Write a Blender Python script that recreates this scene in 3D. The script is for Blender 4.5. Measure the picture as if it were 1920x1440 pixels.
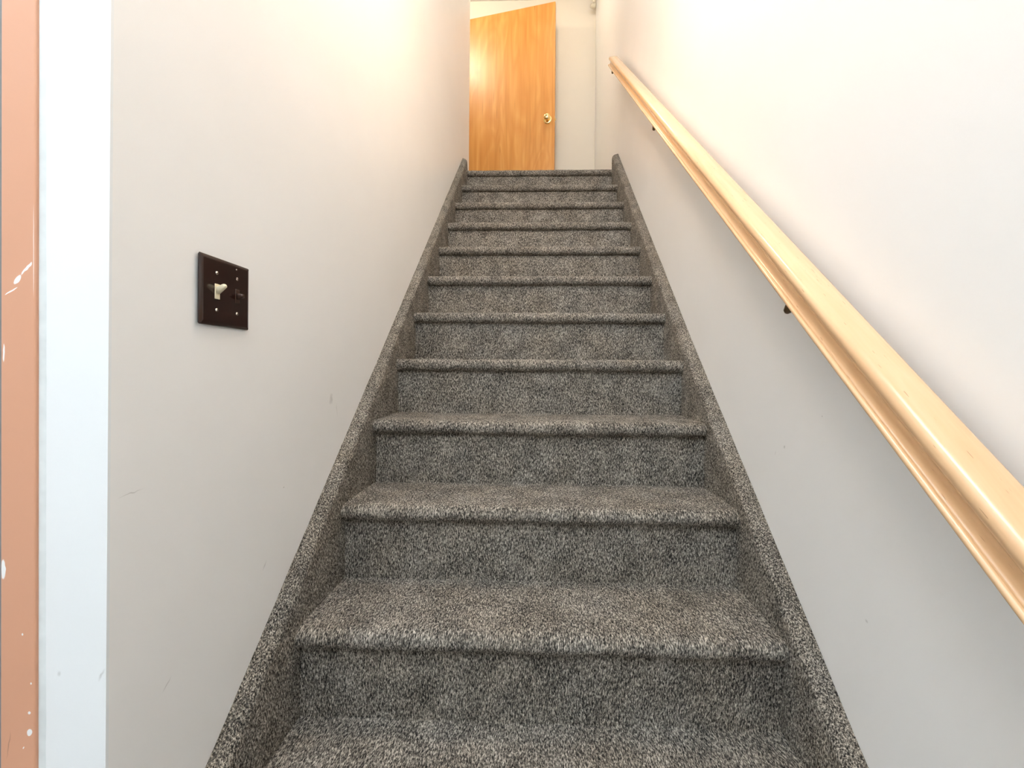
import bpy, bmesh, math, random
from mathutils import Vector, Matrix, noise

for o in list(bpy.data.objects):
    bpy.data.objects.remove(o)
S = bpy.context.scene
COL = S.collection

# ------------------------------------------------------------------ camera
YAW, ROLL = 0.03202, 0.00727
cam_d = bpy.data.cameras.new('camera')
cam = bpy.data.objects.new('camera', cam_d)
COL.objects.link(cam)
c, s = math.cos(YAW), math.sin(YAW)
right, fwd, up = Vector((c, s, 0)), Vector((-s, c, 0)), Vector((0, 0, 1))
cr, sr = math.cos(ROLL), math.sin(ROLL)
ax, ay, az = cr * right + sr * up, -sr * right + cr * up, -fwd
m = Matrix((ax, ay, az)).transposed().to_4x4()
m.translation = (-0.00365, 0, 0.58446)
cam.matrix_world = m
cam_d.sensor_fit = 'HORIZONTAL'
cam_d.sensor_width = 36
cam_d.lens = 36 * 788.0 / 1920
cam_d.shift_x = -22.09 / 1920
cam_d.shift_y = -27.2 / 1920
cam_d.clip_start = 0.01
S.camera = cam

# ------------------------------------------------------------------ daylight (even overcast sky), exposure
W = bpy.data.worlds.new('overcast_sky')
S.world = W
W.use_nodes = True
bg = W.node_tree.nodes['Background']
bg.inputs['Color'].default_value = (0.88, 0.945, 1.0, 1)
bg.inputs['Strength'].default_value = 6.7
S.view_settings.view_transform = 'Standard'
S.view_settings.look = 'None'
S.view_settings.gamma = 1
S.view_settings.use_curve_mapping = False
S.view_settings.exposure = 0.74
STAIR_LAMP_W = 12.5
HALL_LAMP_W = 19.0
LANDING_LAMP_W = 6.0

# ------------------------------------------------------------------ measures
D1, G, R = 0.85278, 0.20521, 0.19282       # first nosing, going, rise
SL = R / G
HW = 0.50                                   # half the carpeted width
XL = -0.53
NT = 0.041                                  # nosing height
TOP_Y = D1 + 10 * G
Z_LAND = 10 * R + NT
Z_FLOOR = -2 * R + NT
Z_CEIL = 4.205
Y_BACK = 4.12
def XR(y):
    return 0.532 + 0.0025 * y

# ------------------------------------------------------------------ helpers
def link(name, bm, mat, parent=None, smooth=False):
    me = bpy.data.meshes.new(name)
    bmesh.ops.recalc_face_normals(bm, faces=bm.faces)
    bm.to_mesh(me)
    bm.free()
    if smooth:
        for p in me.polygons:
            p.use_smooth = True
    me.materials.append(mat)
    o = bpy.data.objects.new(name, me)
    COL.objects.link(o)
    if parent:
        o.parent = parent
    return o

def tag(o, label=None, cat=None, group=None, kind=None):
    if label: o['label'] = label
    if cat: o['category'] = cat
    if group: o['group'] = group
    if kind: o['kind'] = kind
    return o

def empty(name, loc=(0, 0, 0)):
    o = bpy.data.objects.new(name, None)
    COL.objects.link(o)
    o.location = loc
    o.empty_display_size = 0.05
    return o

def box(bm, x0, x1, y0, y1, z0, z1, bev=0.0, seg=2):
    r = bmesh.ops.create_cube(bm, size=1)
    vs = r['verts']
    for v in vs:
        v.co = Vector(((x0 + x1) / 2 + v.co.x * (x1 - x0), (y0 + y1) / 2 + v.co.y * (y1 - y0), (z0 + z1) / 2 + v.co.z * (z1 - z0)))
    if bev:
        es = list({e for v in vs for e in v.link_edges})
        bmesh.ops.bevel(bm, geom=es, offset=bev, segments=seg, profile=0.5, affect='EDGES')

def prism(bm, pts, axis, a, b):
    """outline pts (2-D) extruded along axis from a to b; axis 'x': pts are (y,z), 'y': (x,z), 'z': (x,y)"""
    def P(p, t):
        return {'x': (t, p[0], p[1]), 'y': (p[0], t, p[1]), 'z': (p[0], p[1], t)}[axis]
    va = [bm.verts.new(P(p, a)) for p in pts]
    vb = [bm.verts.new(P(p, b)) for p in pts]
    n = len(pts)
    bm.faces.new(va)
    bm.faces.new(vb[::-1])
    for i in range(n):
        bm.faces.new((va[i], va[(i + 1) % n], vb[(i + 1) % n], vb[i]))

def lathe(bm, prof, origin, axis, seg=32):
    """prof: (radius, distance along axis)"""
    axis = Vector(axis).normalized()
    u = axis.orthogonal().normalized()
    w = axis.cross(u)
    origin = Vector(origin)
    rings = []
    for r, t in prof:
        if r < 1e-6:
            rings.append([bm.verts.new(origin + axis * t)])
        else:
            rings.append([bm.verts.new(origin + axis * t + (u * math.cos(2 * math.pi * i / seg) + w * math.sin(2 * math.pi * i / seg)) * r) for i in range(seg)])
    for a, b in zip(rings, rings[1:]):
        for i in range(seg):
            j = (i + 1) % seg
            if len(a) == 1 and len(b) == 1: continue
            if len(a) == 1: bm.faces.new((a[0], b[j], b[i]))
            elif len(b) == 1: bm.faces.new((a[i], a[j], b[0]))
            else: bm.faces.new((a[i], a[j], b[j], b[i]))

def tube(bm, path, rad, seg=14, cap=True):
    path = [Vector(p) for p in path]
    rings = []
    ref = Vector((0.31, 0.77, 0.55))
    for i, p in enumerate(path):
        t = (path[min(i + 1, len(path) - 1)] - path[max(i - 1, 0)]).normalized()
        u = (ref - t * ref.dot(t)).normalized()
        w = t.cross(u)
        r = rad[i] if isinstance(rad, (list, tuple)) else rad
        rings.append([bm.verts.new(p + (u * math.cos(2 * math.pi * k / seg) + w * math.sin(2 * math.pi * k / seg)) * r) for k in range(seg)])
    for a, b in zip(rings, rings[1:]):
        for k in range(seg):
            bm.faces.new((a[k], a[(k + 1) % seg], b[(k + 1) % seg], b[k]))
    if cap:
        bm.faces.new(rings[0][::-1])
        bm.faces.new(rings[-1])

# ------------------------------------------------------------------ materials
class NT_:
    def __init__(self, name):
        self.m = bpy.data.materials.new(name)
        self.m.use_nodes = True
        self.t = self.m.node_tree
        self.b = self.t.nodes['Principled BSDF']
        self.tc = self.t.nodes.new('ShaderNodeTexCoord')
    def n(self, ty, **kw):
        nd = self.t.nodes.new(ty)
        for k, v in kw.items():
            if k.startswith('i_'):
                nd.inputs[k[2:].replace('_', ' ')].default_value = v
            else:
                setattr(nd, k, v)
        return nd
    def l(self, a, b):
        self.t.links.new(a, b)
    def mapping(self, scale=(1, 1, 1), rot=(0, 0, 0), loc=(0, 0, 0), src=None):
        mp = self.n('ShaderNodeMapping')
        mp.inputs['Scale'].default_value = scale
        mp.inputs['Rotation'].default_value = rot
        mp.inputs['Location'].default_value = loc
        self.l(src or self.tc.outputs['Object'], mp.inputs['Vector'])
        return mp.outputs['Vector']
    def noise(self, vec, scale, detail=2, rough=0.5, dist=0.0):
        nd = self.n('ShaderNodeTexNoise')
        self.l(vec, nd.inputs['Vector'])
        nd.inputs['Scale'].default_value = scale
        nd.inputs['Detail'].default_value = detail
        nd.inputs['Roughness'].default_value = rough
        nd.inputs['Distortion'].default_value = dist
        return nd.outputs['Fac']
    def ramp(self, fac, stops):
        nd = self.n('ShaderNodeValToRGB')
        el = nd.color_ramp.elements
        while len(el) < len(stops): el.new(0.5)
        for e, (p, col) in zip(el, stops):
            e.position = p
            e.color = (*col, 1) if len(col) == 3 else col
        self.l(fac, nd.inputs['Fac'])
        return nd.outputs['Color']
    def math(self, op, a, b=None, c=None):
        nd = self.n('ShaderNodeMath', operation=op)
        for i, v in enumerate((a, b, c)):
            if v is None: continue
            if isinstance(v, (int, float)): nd.inputs[i].default_value = v
            else: self.l(v, nd.inputs[i])
        return nd.outputs[0]
    def mix(self, fac, a, b, blend='MIX'):
        nd = self.n('ShaderNodeMix', data_type='RGBA', blend_type=blend)
        if isinstance(fac, (int, float)): nd.inputs[0].default_value = fac
        else: self.l(fac, nd.inputs[0])
        for i, v in ((6, a), (7, b)):
            if isinstance(v, tuple): nd.inputs[i].default_value = (*v, 1)
            else: self.l(v, nd.inputs[i])
        return nd.outputs[2]
    def bump(self, h, strength, dist, prev=None):
        nd = self.n('ShaderNodeBump')
        nd.inputs['Strength'].default_value = strength
        nd.inputs['Distance'].default_value = dist
        self.l(h, nd.inputs['Height'])
        if prev: self.l(prev, nd.inputs['Normal'])
        return nd.outputs['Normal']
    def blob(self, centre, size, rot=(0, 0, 0), warp=0.004, wscale=120.0, soft=0.25):
        """a ragged spot: 1 inside an ellipsoid of the object's own space, 0 outside"""
        nz = getattr(self, 'warpn', None)
        if nz is None:
            nz = self.warpn = self.n('ShaderNodeTexNoise')
            self.l(self.tc.outputs['Object'], nz.inputs['Vector'])
            nz.inputs['Scale'].default_value = wscale
            nz.inputs['Detail'].default_value = 1.0
        sub = self.n('ShaderNodeVectorMath', operation='SUBTRACT')
        self.l(nz.outputs['Color'], sub.inputs[0]); sub.inputs[1].default_value = (0.5, 0.5, 0.5)
        sc = self.n('ShaderNodeVectorMath', operation='SCALE')
        self.l(sub.outputs[0], sc.inputs[0]); sc.inputs['Scale'].default_value = warp
        ad = self.n('ShaderNodeVectorMath', operation='ADD')
        self.l(self.tc.outputs['Object'], ad.inputs[0]); self.l(sc.outputs[0], ad.inputs[1])
        s2 = self.n('ShaderNodeVectorMath', operation='SUBTRACT')
        self.l(ad.outputs[0], s2.inputs[0]); s2.inputs[1].default_value = centre
        mp = self.n('ShaderNodeMapping', vector_type='TEXTURE')
        mp.inputs['Rotation'].default_value = rot
        mp.inputs['Scale'].default_value = size
        self.l(s2.outputs[0], mp.inputs['Vector'])
        ln = self.n('ShaderNodeVectorMath', operation='LENGTH')
        self.l(mp.outputs[0], ln.inputs[0])
        mr = self.n('ShaderNodeMapRange')
        self.l(ln.outputs['Value'], mr.inputs['Value'])
        mr.inputs['From Min'].default_value = 1.0
        mr.inputs['From Max'].default_value = 1.0 - soft
        return mr.outputs['Result']
    def set(self, **kw):
        for k, v in kw.items():
            key = k.replace('_', ' ')
            if isinstance(v, (int, float)): self.b.inputs[key].default_value = v
            elif isinstance(v, tuple): self.b.inputs[key].default_value = (*v, 1) if len(v) == 3 else v
            else: self.l(v, self.b.inputs[key])
        return self.m

def paint(name, col, rough=0.42, marks=(), spec=0.4, chips_and_glint=()):
    k = NT_(name)
    v = k.mapping()
    big = k.noise(v, 3.0, 3, 0.6)
    base = k.ramp(big, [(0.3, tuple(x * 0.975 for x in col)), (0.7, col)])
    for ce, si, ro, wp, mc, op in marks:
        f = k.math('MULTIPLY', k.blob(ce, si, ro, wp, 90.0, 0.8), op)
        base = k.mix(f, base, mc)
    for ce, si, ro, wp, mc in chips_and_glint:
        base = k.mix(k.blob(ce, si, ro, wp, 160.0, 0.2), base, mc)
    roll = k.noise(v, 240.0, 1, 0.6)
    trowel = k.noise(k.mapping((7, 7, 4)), 1.0, 1, 0.55)
    nrm = k.bump(k.math('ADD', k.math('MULTIPLY', roll, 0.025), trowel), 0.22, 0.006)
    return k.set(Base_Color=base, Roughness=rough, Normal=nrm, Specular_IOR_Level=spec)

GREYM = (0.33, 0.32, 0.30)
M_wall_l = paint('white_wall_paint', (0.87, 0.86, 0.84), 0.38, marks=[
    ((XL, 1.06, 0.505), (0.02, 0.008, 0.017), (0, 0, 0), 0.02, GREYM, 0.35),
    ((XL, 1.09, 0.475), (0.02, 0.003, 0.02), (0.2, 0, 0), 0.01, GREYM, 0.25),
    ((XL, 0.86, 0.335), (0.02, 0.003, 0.002), (0, 0, 0), 0.003, GREYM, 0.6),
    ((XL, 0.80, 0.20), (0.02, 0.012, 0.003), (0.9, 0, 0), 0.008, GREYM, 0.35),
    ((XL, 0.585, 0.13), (0.02, 0.012, 0.0015), (0.7, 0, 0), 0.006, GREYM, 0.4),
    ((XL, 0.53, 0.42), (0.02, 0.02, 0.001), (0.1, 0, 0), 0.006, GREYM, 0.45)])
M_wall_r = paint('white_wall_paint_right', (0.87, 0.865, 0.85), 0.38, marks=[
    ((XR(0.9), 0.93, 0.42), (0.02, 0.004, 0.004), (0, 0, 0), 0.004, GREYM, 0.5),
    ((XR(0.8), 0.81, 0.50), (0.02, 0.002, 0.002), (0, 0, 0), 0.002, GREYM, 0.5),
    ((XR(0.95), 0.965, 0.40), (0.02, 0.001, 0.006), (0.3, 0, 0), 0.002, GREYM, 0.4),
    ((XR(0.7), 0.70, 0.18), (0.02, 0.004, 0.003), (0.3, 0, 0), 0.003, GREYM, 0.4)])
M_strip = paint('bright_white_paint', (0.82, 0.84, 0.845), 0.45, marks=[
    ((-0.59, 0.50, 0.205), (0.003, 0.01, 0.004), (0, 0, 0.2), 0.003, GREYM, 0.35),
    ((-0.536, 0.50, 0.205), (0.0022, 0.02, 0.010), (0, 0.5, 0), 0.006, GREYM, 0.45)])
M_back = paint('cream_wall_paint', (0.76, 0.70, 0.60), 0.5)
M_ceil = paint('ceiling_paint', (0.80, 0.79, 0.76), 0.7)
M_grey_door = paint('grey_metal_paint', (0.22, 0.21, 0.20), 0.4)
WH = (0.86, 0.85, 0.84)
CX, YF = -0.6375, 0.4945
M_orange = paint('terracotta_paint', (0.66, 0.335, 0.205), 0.30, spec=0.5, chips_and_glint=[
    ((CX - 0.0030, YF, 0.690), (0.0034, 0.01, 0.0075), (0, 0.5, 0), 0.006, WH),
    ((CX + 0.0080, YF, 0.7035), (0.0020, 0.01, 0.0110), (0, 0.75, 0), 0.006, WH),
    ((CX - 0.0110, YF, 0.676), (0.0010, 0.01, 0.0100), (0, 1.1, 0), 0.003, WH),
    ((CX - 0.0185, YF, 0.335), (0.0032, 0.01, 0.0130), (0, 0, 0), 0.006, WH),
    ((CX - 0.0200, YF, 0.60), (0.0012, 0.01, 0.0120), (0, 0, 0), 0.002, WH),
    ((CX + 0.0160, YF, 0.160), (0.0020, 0.01, 0.0020), (0, 0, 0), 0.001, WH),
    ((CX + 0.0165, YF, 0.136), (0.0034, 0.01, 0.0050), (0, 0.3, 0), 0.004, WH),
    ((CX + 0.0178, YF, 0.196), (0.0012, 0.01, 0.0014), (0, 0, 0), 0.001, WH),
    ((CX + 0.0065, YF, 0.256), (0.0012, 0.01, 0.0016), (0, 0, 0), 0.001, WH),
    ((CX + 0.0090, YF, 0.117), (0.0008, 0.01, 0.0018), (0, 0.6, 0), 0.001, WH),
    ((CX + 0.0172, YF, 0.725), (0.0006, 0.01, 0.060), (0, -0.0075, 0), 0.0005, (0.80, 0.62, 0.52))],  # last entry: pale edge highlight painted into the colour
    marks=[((CX - 0.010, YF, 0.120), (0.0010, 0.01, 0.020), (0, 0.12, 0), 0.004, (0.25, 0.12, 0.07), 0.6)])

def carpet(name, scale, rot=(0, 0, 0)):
    k = NT_(name)
    v = k.mapping(scale, rot)
    a = k.noise(v, 1.0, 1.5, 0.65)
    v2 = k.mapping(tuple(x * 2.1 for x in scale), rot, (3.1, 7.7, 1.3))
    b = k.noise(v2, 1.0, 1.0, 0.6)
    cl = k.noise(k.mapping((16, 16, 16)), 1.0, 1, 0.5)
    f = k.math('ADD', k.math('MULTIPLY', a, 0.62), k.math('MULTIPLY', b, 0.38))
    f = k.math('ADD', f, k.math('MULTIPLY', k.math('SUBTRACT', cl, 0.5), 0.10))
    colr = k.ramp(f, [(0.37, (0.012, 0.012, 0.013)), (0.445, (0.072, 0.069, 0.064)), (0.515, (0.200, 0.190, 0.170)), (0.585, (0.42, 0.395, 0.355)), (0.66, (0.68, 0.65, 0.59))])
    hue = k.noise(k.mapping((9, 9, 9), (0, 0, 0), (5, 2, 8)), 1.0, 1)
    colr = k.mix(k.math('MULTIPLY', hue, 0.8), colr, k.mix(1.0, colr, (1.0, 0.90, 0.78), 'MULTIPLY'))
    nrm = k.bump(a, 0.85, 0.006)
    return k.set(Base_Color=colr, Roughness=0.95, Normal=nrm, Specular_IOR_Level=0.15)
M_carpet = carpet('loop_pile_carpet', (440, 135, 135), (0.35, 0.25, 0.4))
M_carpet_side = carpet('loop_pile_carpet_side', (420, 360, 170), (-0.9, 0.25, 0.3))

def maple():
    k = NT_('maple_wood')
    al = math.atan(SL)
    v = k.mapping((1, 1, 1), (-al, 0, 0))            # turn so that y runs along the rail
    sep = k.mapping((26, 1.6, 26), (0, 0, 0), (0, 0, 0), v)
    g1 = k.noise(sep, 1.0, 4, 0.6, 0.8)
    g2 = k.noise(k.mapping((220, 9, 220), src=v), 1.0, 3, 0.6)
    base = k.ramp(g1, [(0.3, (0.66, 0.40, 0.205)), (0.5, (0.72, 0.46, 0.25)), (0.72, (0.77, 0.53, 0.31))])
    base = k.mix(k.math('MULTIPLY', g2, 0.22), base, (0.60, 0.36, 0.18))
    fl = k.noise(k.mapping((420, 40, 420), (0, 0, 0), (4, 1, 2), v), 1.0, 1)
    spots = k.ramp(fl, [(0.735, (0, 0, 0)), (0.765, (1, 1, 1))])
    base = k.mix(k.math('MULTIPLY', spots, 0.55), base, (0.30, 0.15, 0.06))
    # curly dark mineral lines near the middle of the rail
    cv = k.noise(k.mapping((30, 14, 30), (0, 0, 0), (1, 9, 4), v), 1.0, 3, 0.5, 1.5)
    line = k.math('SUBTRACT', 1.0, k.math('MULTIPLY', k.math('ABSOLUTE', k.math('SUBTRACT', cv, 0.5)), 55.0))
    line = k.math('MAXIMUM', line, 0.0)
    zone = k.blob((0.48, 0.98, 0.93), (0.2, 0.17, 0.17), (0, 0, 0), 0.05, 8.0, 0.6)
    base = k.mix(k.math('MULTIPLY', k.math('MULTIPLY', line, zone), 0.5), base, (0.40, 0.20, 0.08))
    return k.set(Base_Color=base, Roughness=0.27, Specular_IOR_Level=0.5, Coat_Weight=0.6, Coat_Roughness=0.10)
M_maple = maple()

def birch():
    k = NT_('varnished_birch_veneer')
    g0 = k.noise(k.mapping((4.2, 4.2, 1.0)), 1.0, 2, 0.5, 0.6)
    rings = k.math('FRACT', k.math('MULTIPLY', g0, 9.0))
    tri = k.math('ABSOLUTE', k.math('SUBTRACT', rings, 0.5))
    fine = k.noise(k.mapping((90, 90, 3.2)), 1.0, 4, 0.65)
    streak = k.noise(k.mapping((22, 22, 0.9)), 1.0, 3, 0.6, 0.5)
    base = k.ramp(streak, [(0.25, (0.50, 0.205, 0.035)), (0.5, (0.66, 0.31, 0.068)), (0.75, (0.74, 0.40, 0.115))])
    base = k.mix(k.math('MULTIPLY', k.math('SUBTRACT', 0.5, tri), 0.95), base, (0.52, 0.19, 0.026))
    base = k.mix(k.math('MULTIPLY', fine, 0.35), base, (0.50, 0.19, 0.03))
    dk = k.ramp(k.noise(k.mapping((55, 55, 2.0), (0, 0, 0), (2, 5, 1)), 1.0, 2, 0.5, 0.4), [(0.68, (0, 0, 0)), (0.74, (1, 1, 1))])
    base = k.mix(k.math('MULTIPLY', dk, 0.5), base, (0.26, 0.085, 0.012))
    return k.set(Base_Color=base, Roughness=0.40, Specular_IOR_Level=0.5, Coat_Weight=0.22, Coat_Roughness=0.27)
M_birch = birch()

def simple(name, col, rough=0.5, metal=0.0, spec=0.5, var=0.06, sc=40.0):
    k = NT_(name)
    nz = k.noise(k.mapping(), sc, 2)
    base = k.ramp(nz, [(0.3, tuple(x * (1 - var) for x in col)), (0.7, tuple(min(1, x * (1 + var)) for x in col))])
    return k.set(Base_Color=base, Roughness=rough, Metallic=metal, Specular_IOR_Level=spec)
M_plate = simple('dark_brown_bakelite', (0.020, 0.0065, 0.0045), 0.16, 0, 0.55, 0.2, 60)
M_dark_tog = simple('brown_toggle_plastic', (0.045, 0.022, 0.015), 0.25)
M_cream = simple('ivory_plastic', (0.78, 0.70, 0.50), 0.3)
M_screw = simple('screw_steel', (0.72, 0.68, 0.62), 0.25, 1.0)
M_brass = simple('polished_brass', (0.92, 0.72, 0.36), 0.10, 1.0)
M_bracket = simple('antique_brass', (0.16, 0.11, 0.065), 0.4, 0.9)
M_pipe = simple('cream_pipe_paint', (0.72, 0.66, 0.53), 0.4)
M_caulk = simple('white_caulk', (0.70, 0.74, 0.74), 0.5)
M_ground = simple('concrete_ground', (0.42, 0.42, 0.41), 0.9, 0, 0.3, 0.2, 6)
M_floor_entry = simple('grey_entry_tile', (0.33, 0.32, 0.31), 0.5, 0, 0.4, 0.15, 5)
def lampglass(name, col, st):
    k = NT_(name)
    nz = k.noise(k.mapping(), 6.0, 1)
    return k.set(Base_Color=k.ramp(nz, [(0.3, (0.9, 0.88, 0.82)), (0.7, (0.95, 0.93, 0.88))]), Roughness=0.4, Emission_Color=col, Emission_Strength=st)

# ------------------------------------------------------------------ the setting
def struct(name, bm, mat, label=None, parent=None):
    o = link(name, bm, mat, parent)
    o['kind'] = 'structure'
    if label: o['label'] = label
    return o

Z_LOWCEIL = Z_CEIL
# left stair wall: plumb within a few millimetres, painted white
bm = bmesh.new()
box(bm, XL - 0.12, XL, 0.503, 3.155, Z_FLOOR, 4.4)
struct('wall_left', bm, M_wall_l, 'smooth off-white wall along the left side of the stairs')
# end face of that wall and the entry wall left of it, facing the camera
bm = bmesh.new()
box(bm, -0.626, XL, 0.4995, 0.503, Z_FLOOR, Z_LOWCEIL)
struct('wall_front', bm, M_strip, 'bright white end face of the left wall beside the orange trim')
bm = bmesh.new()
rng = random.Random(4)
pts = []
n = 240
rows = []
for i in range(n + 1):
    z = Z_FLOOR + (Z_LOWCEIL - Z_FLOOR) * i / n
    lean = 0.0065 * (z - 0.55)
    wob = noise.noise(Vector((0, 0, z * 7))) * 0.0014 + noise.noise(Vector((3, 0, z * 31))) * 0.0007
    x0 = -0.6175 - lean + wob
    x1 = x0 + 0.0105 + noise.noise(Vector((9, 0, z * 5))) * 0.0010
    row = []
    for q in range(7):
        t = q / 6
        row.append(bm.verts.new((x0 + (x1 - x0) * t, 0.4996 - 0.0014 * (1 - t) ** 1.6, z)))
    rows.append(row)
for a, b in zip(rows, rows[1:]):
    for q in range(6):
        bm.faces.new((a[q], a[q + 1], b[q + 1], b[q]))
caulk_bm = bm
bm = bmesh.new()
# terracotta door casing: a leaning bar with eased edges, proud of the wall
box(bm, -0.0237, 0.0205, YF, 0.560, Z_FLOOR, Z_LOWCEIL, 0.0018, 3)
for v in bm.verts:
    v.co.x += CX - 0.0065 * (v.co.z - 0.55)
trim = struct('trim_1', bm, M_orange, 'chipped terracotta-orange door trim at the left edge')
link('caulk_bead', caulk_bm, M_caulk, trim, True)
# grey steel door seen as a sliver left of the trim
d2 = empty('door_2', (-1.10, 0.51, Z_FLOOR))
d2['kind'] = 'structure'; d2['label'] = 'grey door seen as a thin sliver left of the orange trim'
bm = bmesh.new(); box(bm, -0.42, 0.440, 0.0, 0.045, 0.01, 2.05, 0.002)
link('door_leaf', bm, M_grey_door, d2)
bm = bmesh.new(); lathe(bm, [(0, -0.06), (0.02, -0.058), (0.027, -0.045), (0.02, -0.03), (0.01, -0.02), (0.012, -0.008), (0.03, -0.006), (0.03, 0.0)], (-0.36, 0, 0.98), (0, 1, 0), 24)
link('door_knob', bm, M_brass, d2, True)
bm = bmesh.new(); box(bm, -1.80, -0.676, 0.556, 0.63, Z_FLOOR, Z_LOWCEIL); box(bm, -1.80, -1.535, 0.4995, 0.556, Z_FLOOR, Z_LOWCEIL); box(bm, -1.535, -0.674, 0.4995, 0.556, Z_FLOOR + 2.07, Z_LOWCEIL)
struct('wall_entry', bm, M_strip, 'white entry wall around the grey door')

# right wall (a touch out of parallel)
bm = bmesh.new()
prism(bm, [(XR(-1.7), -1.7), (XR(Y_BACK + 0.1), Y_BACK + 0.1), (XR(4) + 0.12, Y_BACK + 0.1), (XR(4) + 0.12, -1.7)], 'z', Z_FLOOR, 4.4)
struct('wall_right', bm, M_wall_r, 'smooth off-white wall along the right side of the stairs')
# wall behind the door at the top
bm = bmesh.new(); box(bm, -2.3, XR(Y_BACK) , Y_BACK, Y_BACK + 0.1, Z_LAND - 0.2, 4.4)
struct('wall_back', bm, M_back, 'cream wall behind the wooden door at the top of the stairs')
bm = bmesh.new(); box(bm, -2.4, -2.3, 1.6, Y_BACK + 0.1, Z_LAND - 0.2, 4.4)
struct('wall_hall_left', bm, M_back)
bm = bmesh.new(); box(bm, -2.3, XL - 0.12, 1.6, 1.7, Z_LAND - 0.2, 4.4)
struct('wall_hall_front', bm, M_back)
# upper landing floor (carpeted) and entry floor
bm = bmesh.new()
prism(bm, [(-2.3, 1.7), (XL - 0.12, 1.7), (XL - 0.12, 3.155), (XL, 3.155), (XL, TOP_Y + 0.03), (XR(3), TOP_Y + 0.03), (XR(Y_BACK), Y_BACK), (-2.3, Y_BACK)], 'z', Z_LAND - 0.2, Z_LAND - 0.001)
struct('floor_landing', bm, M_carpet, 'grey carpeted landing floor at the top of the stairs')
bm = bmesh.new(); box(bm, -1.80, XR(0), -1.7, 0.70, Z_FLOOR - 0.1, Z_FLOOR)
struct('floor', bm, M_floor_entry)
# ceilings
SKX0, SKX1, SKY0, SKY1 = -1.30, 0.35, -1.40, -0.10       # unseen roof light, added over the entry to light treads more than risers
bm = bmesh.new()
CZ = Z_CEIL + 0.12
box(bm, XL - 0.001, XR(4) + 0.12, SKY1, Y_BACK + 0.1, Z_CEIL, CZ)
box(bm, -1.9, XL - 0.001, SKY1, 0.65, Z_CEIL, CZ)
box(bm, -1.9, XR(4) + 0.12, -1.8, SKY0, Z_CEIL, CZ)
box(bm, -1.9, SKX0, SKY0, SKY1, Z_CEIL, CZ)
box(bm, SKX1, XR(4) + 0.12, SKY0, SKY1, Z_CEIL, CZ)
struct('ceiling', bm, M_ceil, 'white ceiling above the stairs and landing')
bm = bmesh.new(); box(bm, -2.4, XL - 0.001, 1.6, Y_BACK + 0.1, Z_CEIL, Z_CEIL + 0.12)
struct('ceiling_hall', bm, M_ceil)
bm = bmesh.new(); box(bm, -1.9, -1.80, -1.7, 0.65, Z_FLOOR, Z_LOWCEIL)
struct('wall_entry_left', bm, M_strip)
# entry wall behind the camera with its tall window opening to the daylight
OX0, OX1, OZ0, OZ1 = -1.60, 0.30, 2.50, 3.80
bm = bmesh.new()
box(bm, -1.80, OX0, -1.7, -1.6, Z_FLOOR, Z_LOWCEIL)
box(bm, OX1, XR(-1.7), -1.7, -1.6, Z_FLOOR, Z_LOWCEIL)
box(bm, OX0, OX1, -1.7, -1.6, OZ1, Z_LOWCEIL)
box(bm, OX0, OX1, -1.7, -1.6, Z_FLOOR, OZ0)
struct('wall_entrance', bm, M_strip)
bm = bmesh.new(); box(bm, -12, 12, -14, -1.7, Z_FLOOR - 0.25, Z_FLOOR - 0.12)
struct('ground', bm, M_ground)

# ------------------------------------------------------------------ carpeted staircase
stairs = tag(empty('staircase', (0, D1, Z_FLOOR)), 'steep straight staircase covered in flecked dark grey-brown loop carpet', 'staircase')
INV = Vector((0, -D1, -Z_FLOOR))

def fuzz(p, seed, amp=1.0):
    q = Vector((p[0] + seed * 3.7, p[1], p[2]))
    return (noise.noise(q * 9.0) * 0.0022 + noise.noise(q * 38.0) * 0.0007 + noise.noise(q * 210.0) * 0.0011) * amp

def sheet(name, prof, xs, mat, seed, amp=1.0, normal_out=None):
    """carpet run: a profile in (y,z) swept across x, pushed about along its normals"""
    n = len(prof)
    nr = []
    for i in range(n):
        a = prof[max(i - 1, 0)]; b = prof[min(i + 1, n - 1)]
        d = Vector((b[0] - a[0], b[1] - a[1])).normalized()
        nr.append((d.y, -d.x))
    verts = []; faces = []
    for x in xs:
        for (y, z), (ny, nz) in zip(prof, nr):
            f = fuzz((x, y, z), seed, amp)
            verts.append((x, y + ny * f, z + nz * f))
    for i in range(len(xs) - 1):
        for j in range(n - 1):
            a = i * n + j
            faces.append((a, a + 1, a + n + 1, a + n))
    me = bpy.data.meshes.new(name)
    me.from_pydata([tuple(Vector(v) + INV) for v in verts], [], faces)
    for p in me.polygons: p.use_smooth = True
    me.materials.append(mat)
    o = bpy.data.objects.new(name, me)
    COL.objects.link(o)
    o.parent = stairs
    return o

def densify(pts, step):
    out = [pts[0]]
    for a, b in zip(pts, pts[1:]):
        L = math.dist(a, b)
        k = max(1, int(round(L / step)))
        for i in range(1, k + 1):
            t = i / k
            out.append((a[0] + (b[0] - a[0]) * t, a[1] + (b[1] - a[1]) * t))
    return out

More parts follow.
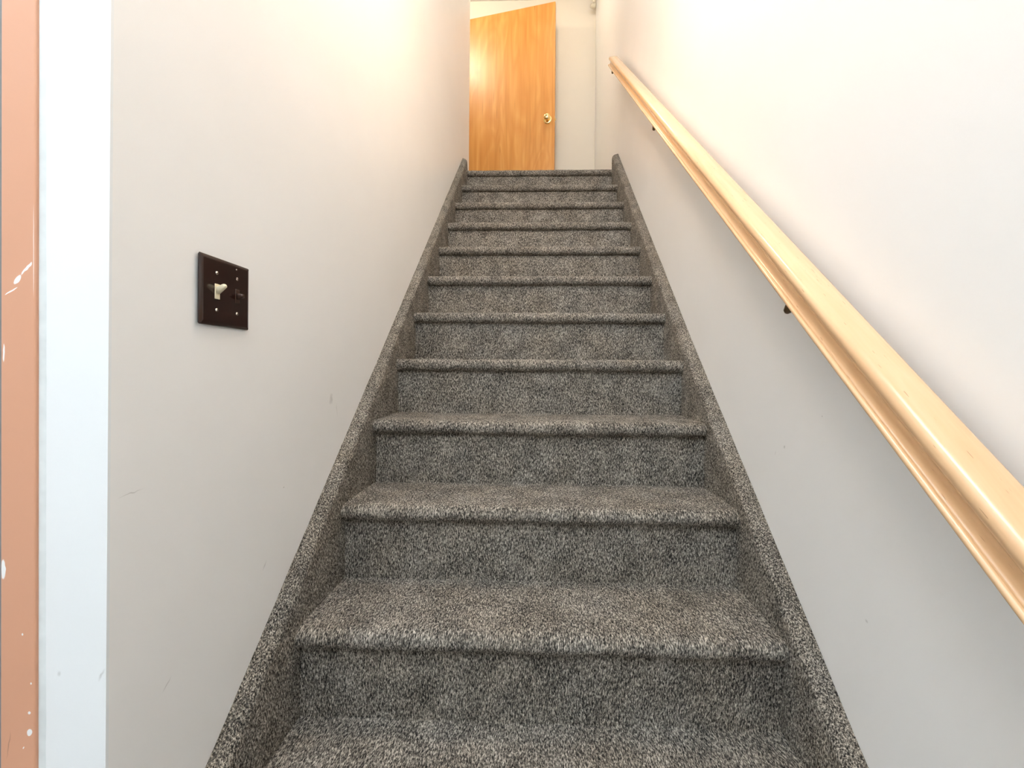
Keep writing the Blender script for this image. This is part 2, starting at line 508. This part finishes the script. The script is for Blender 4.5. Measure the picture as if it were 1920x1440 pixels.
OVER = 0.020
for k in range(0, 12):
    y0 = D1 + (k - 1) * G
    zb = (k - 1) * R
    zt = zb + NT
    step = 0.0042 if k < 5 else 0.006
    nx = int(1.006 / step)
    xs = [-HW - 0.003 + (2 * HW + 0.006) * i / nx for i in range(nx + 1)]
    yr = y0 + OVER
    back = y0 + G + OVER + 0.012 if k < 11 else y0 + 0.07
    rad = 0.0210
    prof = [(back, zt + 0.001), (y0 + rad + 0.012, zt)]
    for i in range(0, 13):
        a = math.pi / 2 + math.pi * i / 12
        prof.append((y0 - 0.002 + rad + math.cos(a) * rad * 1.08, zt - rad + math.sin(a) * rad))
    prof += [(yr + 0.002, zb + 0.0005)]
    sheet('tread', densify(prof, step), xs, M_carpet, k + 1)
    bot = zt - R - 0.004 if k > 0 else Z_FLOOR
    prof = [(yr, zb + 0.004), (yr + 0.001, bot)]
    sheet('riser', densify(prof, step), xs, M_carpet, k + 21, 0.7)

def skirt(side, xin, xout, h, ye, seed):
    """carpeted skirt board: flat inner face, eased top, rounded upper end"""
    y0 = 0.56
    step = 0.005
    n = int((ye - y0) / step)
    RR = 0.022
    verts = []; faces = []
    secs = []
    sg = -1 if xout < xin else 1
    for i in range(n + 1):
        y = y0 + (ye - y0) * i / n
        xout = XL + 0.0005 if side == 'left' else XR(y) - 0.0005
        rise = 0.0 if side == 'left' else 0.05 * max(0.0, (y - 1.5) / 1.4)
        line = (y - D1) * SL + h + rise
        d = y - (ye - RR)
        top = line
        if d > 0:
            t = min(d / RR, 1.0)
            top = ((ye - RR) - D1) * SL + h + rise + d * SL * (1 - t) - (1 - math.sqrt(max(0, 1 - t * t))) * RR * 0.8 + 0.0
        low = max(line - 0.40, Z_FLOOR)
        if top < low + 0.05: top = low + 0.05
        prof = [(xin, low)]
        rr = 0.027
        prof.append((xin, top - rr - 0.004))
        w = abs(xout - xin)
        for q in range(1, 7):
            a = math.pi / 2 * q / 6
            prof.append((xin + sg * (rr - rr * math.cos(a)), top - rr + rr * math.sin(a) - 0.004))
        prof.append((xout, top))
        # fixed number of subdivisions so the grid stays regular
        full = []
        cuts = [50, 1] + [1] * 6 + [4]
        for (a, b), kk in zip(zip(prof, prof[1:]), [56] + [1] * 6 + [4]):
            for t in range(kk):
                full.append((a[0] + (b[0] - a[0]) * t / kk, a[1] + (b[1] - a[1]) * t / kk))
        full.append(prof[-1])
        full.append((xout, low))
        sec = []
        for j, (x, z) in enumerate(full):
            f = fuzz((x * 3, y, z), seed, 0.9)
            if j >= len(full) - 2: sec.append((x, y, z + (f * 0.9 if j == len(full) - 2 else 0)))
            elif j < 57: sec.append((x - sg * f, y, z))
            else: sec.append((x, y, z + f))
        secs.append(sec)
    m_ = len(secs[0])
    for sec in secs: verts += sec
    for i in range(len(secs) - 1):
        for j in range(m_):
            a = i * m_ + j; b = i * m_ + (j + 1) % m_
            faces.append((a, b, b + m_, a + m_))
    faces.append(tuple(range(m_)))
    faces.append(tuple(range((len(secs) - 1) * m_, len(secs) * m_))[::-1])
    me = bpy.data.meshes.new('side_skirt')
    me.from_pydata([tuple(Vector(v) + INV) for v in verts], [], faces)
    bmm = bmesh.new(); bmm.from_mesh(me); bmesh.ops.recalc_face_normals(bmm, faces=bmm.faces); bmm.to_mesh(me); bmm.free()
    for p in me.polygons: p.use_smooth = len(p.vertices) == 4
    me.materials.append(M_carpet_side)
    o = bpy.data.objects.new('side_skirt', me)
    COL.objects.link(o)
    o.parent = stairs
    o['label'] = 'carpeted skirt board against the %s wall' % side
skirt('left', -HW, XL, 0.128, TOP_Y + 0.012, 61)
skirt('right', HW, XR(1.7) + 0.001, 0.097, TOP_Y + 0.012, 62)

# ------------------------------------------------------------------ handrail
AL = math.atan(SL)
CA, SA = math.cos(AL), math.sin(AL)
RAIL_X, RAIL_N = 0.450, 0.0           # left edge of the rail; n = distance above the line z = SL*y
def rail_pt(x, n, y):
    """point of the cross-section cut square to the rail, whose axis foot is at y along the slope"""
    return Vector((x, y * 1.0 - SA * n, y * SL + CA * n))
hand = tag(empty('handrail', (0.48, 0.2, 0.2 * SL)), 'pale maple handrail with a finger groove along the right wall', 'handrail')
IH = -Vector(hand.location)
def arc(cx, cn, r, a0, a1, k, ry=None):
    return [(cx + r * math.cos(math.radians(a0 + (a1 - a0) * i / k)), cn + (ry or r) * math.sin(math.radians(a0 + (a1 - a0) * i / k))) for i in range(k + 1)]
X0 = RAIL_X
N0 = -0.0245
prof = []
prof += arc(X0 + 0.0042, N0 + 0.0042, 0.0042, 255, 50, 12)             # lower bead
prof += [(X0 + 0.0090, N0 + 0.0070), (X0 + 0.0108, N0 + 0.0100), (X0 + 0.0116, N0 + 0.0140), (X0 + 0.0120, N0 + 0.0185), (X0 + 0.0116, N0 + 0.0230), (X0 + 0.0098, N0 + 0.0270), (X0 + 0.0070, N0 + 0.0302)]   # finger groove
prof += arc(X0 + 0.0138, N0 + 0.0405, 0.0120, 218, 98, 12)             # rounded nose
prof += [(X0 + 0.024, N0 + 0.0535), (X0 + 0.034, N0 + 0.0542), (X0 + 0.044, N0 + 0.0535)]
prof += arc(X0 + 0.0490, N0 + 0.0415, 0.0120, 78, -10, 8)
prof += [(X0 + 0.0575, N0 + 0.0300), (X0 + 0.0510, N0 + 0.0255), (X0 + 0.0500, N0 + 0.0215), (X0 + 0.053, N0 + 0.0165)]
prof += arc(X0 + 0.0525, N0 + 0.0065, 0.0065, 60, -70, 6)
Y_A, Y_B = 0.12, 2.79
bm = bmesh.new()
NS = 160
rows = []
for i in range(NS + 1):
    y = Y_A + (Y_B - Y_A) * i / NS
    ease = 0.0
    e = min(i, NS - i)
    sc = 1.0
    rows.append([bm.verts.new(rail_pt(x, nn, y) + IH) for x, nn in prof])
# eased ends: a slightly smaller outline a few millimetres on
def end_ring(y, sc):
    cx = X0 + 0.029; cn = N0 + 0.027
    return [bm.verts.new(rail_pt(cx + (x - cx) * sc, cn + (nn - cn) * sc, y) + IH) for x, nn in prof]
rows = [end_ring(Y_A - 0.003, 0.93)] + rows + [end_ring(Y_B + 0.0025, 0.97), end_ring(Y_B + 0.004, 0.90)]
np_ = len(prof)
for a, b in zip(rows, rows[1:]):
    for q in range(np_):
        bm.faces.new((a[q], a[(q + 1) % np_], b[(q + 1) % np_], b[q]))
bm.faces.new(rows[0]); bm.faces.new(rows[-1][::-1])
rail = link('rail', bm, M_maple, hand, True)
rail.data.polygons[-1].use_smooth = False
rail.data.polygons[-2].use_smooth = False
for yb in (0.775, 1.70, 2.68):
    P = rail_pt(X0 + 0.018, N0 - 0.0115, yb)
    bk = None
    bm = bmesh.new()
    wx = XR(yb)
    base = Vector((wx, P.y + 0.004, P.z - 0.030))
    path = []
    ctrl = [base + Vector((-0.004, 0, 0)), base + Vector((-0.030, 0, -0.002)), Vector((P.x + 0.008, P.y + 0.002, P.z - 0.014)), Vector((P.x, P.y, P.z - 0.002)), Vector((P.x, P.y - 0.004, P.z + 0.010))]
    for i in range(17):
        t = i / 16
        b4 = [math.comb(4, q) * t ** q * (1 - t) ** (4 - q) for q in range(5)]
        path.append(sum((ctrl[q] * b4[q] for q in range(5)), Vector()) + IH)
    tube(bm, path, 0.0040, 12)
    arm = link('bracket', bm, M_bracket, hand, True)
    bm = bmesh.new()
    lathe(bm, [(0, 0.006), (0.009, 0.005), (0.014, 0.003), (0.015, 0.0), (0.0, 0.0)], base + IH, (-1, 0, 0), 24)
    link('wall_flange', bm, M_bracket, arm, True)
    bm = bmesh.new()
    c0 = rail_pt(X0 + 0.0145, N0 - 0.0035, yb)
    lathe(bm, [(0, -0.0185), (0.004, -0.0178), (0.0068, -0.014), (0.0075, -0.006), (0.0075, 0.003), (0, 0.003)], c0 + IH, Vector((0, -SA, CA)), 16)
    link('saddle', bm, M_bracket, arm, True)

# ------------------------------------------------------------------ light switch on the left wall
PY0, PY1, PZ0, PZ1 = 0.6295, 0.7435, 0.6515, 0.7625
PYC, PZC = (PY0 + PY1) / 2, (PZ0 + PZ1) / 2
sw = tag(empty('light_switch', (XL, PYC, PZC)), 'dark brown double light switch plate with an ivory toggle on the left wall', 'light switch')
bm = bmesh.new()
hy, hz = (PY1 - PY0) / 2, (PZ1 - PZ0) / 2
rings = []
for x, ins in ((0.0006, 0.0012), (0.0030, 0.0), (0.0042, 0.0008), (0.0056, 0.0042), (0.0060, 0.0062)):
    ring = []
    for sy, sz in ((-1, -1), (1, -1), (1, 1), (-1, 1)):
        cy, cz = sy * (hy - ins - 0.002), sz * (hz - ins - 0.002)
        a0 = math.atan2(sz, sy)
        for q in range(-2, 3):
            a = a0 + q * math.pi / 8
            ring.append(bm.verts.new((x + (0.0018 if False else 0), cy + 0.002 * math.cos(a), cz + 0.002 * math.sin(a))))
    rings.append(ring)
for a, b in zip(rings, rings[1:]):
    for q in range(len(a)):
        bm.faces.new((a[q], a[(q + 1) % len(a)], b[(q + 1) % len(a)], b[q]))
bm.faces.new(rings[-1]); bm.faces.new(rings[0][::-1])
# the plate's near edge stands a little off the wall
for v in bm.verts:
    v.co.x += 0.0022 * max(0.0, (0.01 - v.co.y) / 0.066)
plate = link('switch_plate', bm, M_plate, sw)
def px(y):
    return 0.0060 + 0.0022 * max(0.0, (0.01 - y) / 0.066)
def toggle(yc, mat, upw, L):
    b_ = px(yc)
    bm = bmesh.new()
    box(bm, b_ - 0.002, b_ + 0.0016, yc - 0.0052, yc + 0.0052, -0.0122, 0.0122, 0.0008)      # collar
    t = link('toggle_collar', bm, mat, sw)
    bm = bmesh.new()
    ang = math.radians(32) * upw
    dx, dz = math.cos(ang), math.sin(ang)
    secs = []
    for q, (u, wy, wz) in enumerate(((0.0, 0.0040, 0.0062), (0.006, 0.0038, 0.0050), (L - 0.003, 0.0034, 0.0036), (L - 0.001, 0.0030, 0.0030), (L, 0.0020, 0.0020))):
        cx, cz = b_ + dx * u, dz * u + 0.001 * upw
        ring = []
        for i in range(12):
            a = 2 * math.pi * i / 12
            yy = wy * math.copysign(abs(math.cos(a)) ** 0.6, math.cos(a)); zz = wz * math.copysign(abs(math.sin(a)) ** 0.6, math.sin(a))
            ring.append(bm.verts.new((cx - dz * zz, yc + yy, cz + dx * zz)))
        secs.append(ring)
    for a, b in zip(secs, secs[1:]):
        for i in range(12):
            bm.faces.new((a[i], a[(i + 1) % 12], b[(i + 1) % 12], b[i]))
    bm.faces.new(secs[0][::-1]); bm.faces.new(secs[-1])
    o = link('toggle', bm, mat, sw, True)
    o['label'] = 'ivory toggle' if mat is M_cream else 'dark brown toggle'
YA, YB = -0.0225, 0.0245
toggle(YA, M_cream, 1, 0.0175)
toggle(YB, M_dark_tog, 0.15, 0.0125)
def screw(y, z, r=0.0031, rot=0.4):
    bm = bmesh.new()
    b_ = px(y)
    lathe(bm, [(r, -0.001), (r, 0.0004), (r * 0.75, 0.0011), (r * 0.3, 0.0014), (0, 0.0014)], (b_, y, z), (1, 0, 0), 16)
    o = link('screw', bm, M_screw, sw, True)
    bm = bmesh.new()
    box(bm, b_ + 0.0008, b_ + 0.00155, -r * 0.95, r * 0.95, -0.0004, 0.0004)
    bmesh.ops.rotate(bm, verts=bm.verts, cent=(b_, 0, 0), matrix=Matrix.Rotation(rot, 3, 'X'))
    for v in bm.verts: v.co.y += y; v.co.z += z
    link('screw_slot', bm, M_dark_tog, o)
screw(YA, 0.0300, rot=0.5); screw(YA, -0.0300, rot=1.2)
screw(YB, 0.0300, rot=-0.3); screw(YB, -0.0300, rot=0.9)
screw(YB - 0.002, 0.0455, 0.0016, 0.2)  # extra tiny head, added to draw a glint on the plate

# ------------------------------------------------------------------ wooden door at the top of the stairs
HX, HY = -0.735, 4.058
FX, FY = 0.139, 3.868
DW = math.hypot(FX - HX, FY - HY)
ang = math.atan2(FY - HY, FX - HX)
door = empty('door_1', (HX, HY, Z_LAND))
door.rotation_euler = (0, 0, ang)
door['kind'] = 'structure'; door['label'] = 'orange-brown birch door standing open at the top of the stairs'
DH = 2.0
bm = bmesh.new(); box(bm, 0, DW, 0.0, 0.035, 0.006, DH, 0.0012, 2)
link('door_leaf', bm, M_birch, door)
KX, KZ = DW - 0.066, 2.893 - Z_LAND
bm = bmesh.new()
lathe(bm, [(0.0, -0.066), (0.012, -0.0655), (0.023, -0.061), (0.0295, -0.053), (0.0305, -0.045), (0.027, -0.036), (0.017, -0.028), (0.0105, -0.022), (0.0100, -0.010), (0.012, -0.007)], (KX, 0, KZ), (0, 1, 0), 36)
knob = link('door_knob', bm, M_brass, door, True)
bm = bmesh.new()
lathe(bm, [(0.011, -0.0105), (0.026, -0.0100), (0.036, -0.0075), (0.0415, -0.0030), (0.042, 0.0)], (KX, 0, KZ), (0, 1, 0), 36)
link('rose', bm, M_brass, knob, True)
bm = bmesh.new(); lathe(bm, [(0.0, -0.0675), (0.006, -0.067), (0.006, -0.0640)], (KX, 0, KZ), (0, 1, 0), 14)
link('lock_button', bm, M_bracket, knob, True)
bm = bmesh.new()
box(bm, DW - 0.0005, DW + 0.0015, 0.005, 0.030, KZ - 0.028, KZ + 0.028, 0.0005)
lp = link('latch_plate', bm, M_brass, door)
bm = bmesh.new()
prism(bm, [(DW, 0.011), (DW + 0.012, 0.011), (DW + 0.004, 0.024), (DW, 0.024)], 'z', KZ - 0.007, KZ + 0.007)
link('latch_bolt', bm, M_brass, lp)
for hz_ in (0.18, 1.0, 1.80):
    bm = bmesh.new()
    tube(bm, [(-0.006, 0.040, hz_ - 0.045), (-0.006, 0.040, hz_ + 0.045)], 0.006, 12)
    box(bm, -0.006, 0.03, 0.0352, 0.0372, hz_ - 0.045, hz_ + 0.045)
    link('hinge', bm, M_brass, door)

# ------------------------------------------------------------------ pipe in the landing corner
pp = tag(empty('wall_pipe', (0.518, 4.05, Z_CEIL)), 'cream-painted pipe end hanging in the corner below the landing ceiling', 'pipe')
bm = bmesh.new()
tube(bm, [(0, 0, 0.0), (0, 0, -0.112)], 0.0155, 18)
link('pipe', bm, M_pipe, pp, True)
bm = bmesh.new()
el = [(0, 0, -0.105), (0, 0, -0.118)]
for i in range(0, 9):
    a = math.radians(90 * i / 8)
    el.append((-0.024 * (1 - math.cos(a)) * 0.8, -0.024 * (1 - math.cos(a)) * 0.6, -0.118 - 0.024 * math.sin(a)))
el += [(-0.030, -0.0225, -0.142)]
tube(bm, el, [0.019, 0.019] + [0.0195] * 9 + [0.021], 18)
link('elbow', bm, M_pipe, pp, True)
bm = bmesh.new()
lathe(bm, [(0.0, -0.006), (0.017, -0.005), (0.0195, 0.0), (0, 0)], (0, 0, 0), (0, 0, 1), 24)
link('ceiling_flange', bm, M_pipe, pp, True)

# ------------------------------------------------------------------ lamps the stairwell has, above the frame
def ceiling_lamp(loc, drop, label, watts, col):
    t = tag(empty('ceiling_lamp', loc), label, 'lamp', 'ceiling lamps')
    bm = bmesh.new(); lathe(bm, [(0, 0), (0.060, 0.0), (0.060, -0.012), (0.045, -0.022), (0, -0.022)], (0, 0, 0), (0, 0, 1), 36)
    link('lamp_base', bm, M_brass, t, True)
    if drop > 0.05:
        bm = bmesh.new(); tube(bm, [(0, 0, -0.02), (0, 0, -drop - 0.01)], 0.004, 10)
        link('cord', bm, M_dark_tog, t, True)
    bm = bmesh.new()
    pr = [(0.035, 0.0), (0.070, -0.018), (0.096, -0.055), (0.100, -0.085), (0.090, -0.122), (0.062, -0.152), (0.03, -0.164), (0, -0.166)]
    lathe(bm, [(r, z - drop - 0.015) for r, z in pr], (0, 0, 0), (0, 0, 1), 36)
    area = sum(f.calc_area() for f in bm.faces)
    link('lamp_shade', bm, lampglass('frosted_lamp_glass', col, watts / (math.pi * area)), t, True)
    return t
ceiling_lamp((-0.02, 1.12, Z_CEIL), 1.90, 'frosted globe pendant lamp hanging above the lower stairs', STAIR_LAMP_W, (1.0, 0.71, 0.46))
ceiling_lamp((-1.15, 3.30, Z_CEIL), 0.02, 'frosted globe ceiling lamp over the upper hall', HALL_LAMP_W, (1.0, 0.86, 0.68))
ceiling_lamp((0.06, 3.05, Z_CEIL), 0.02, 'frosted globe ceiling lamp over the top step', LANDING_LAMP_W, (1.0, 0.86, 0.68))
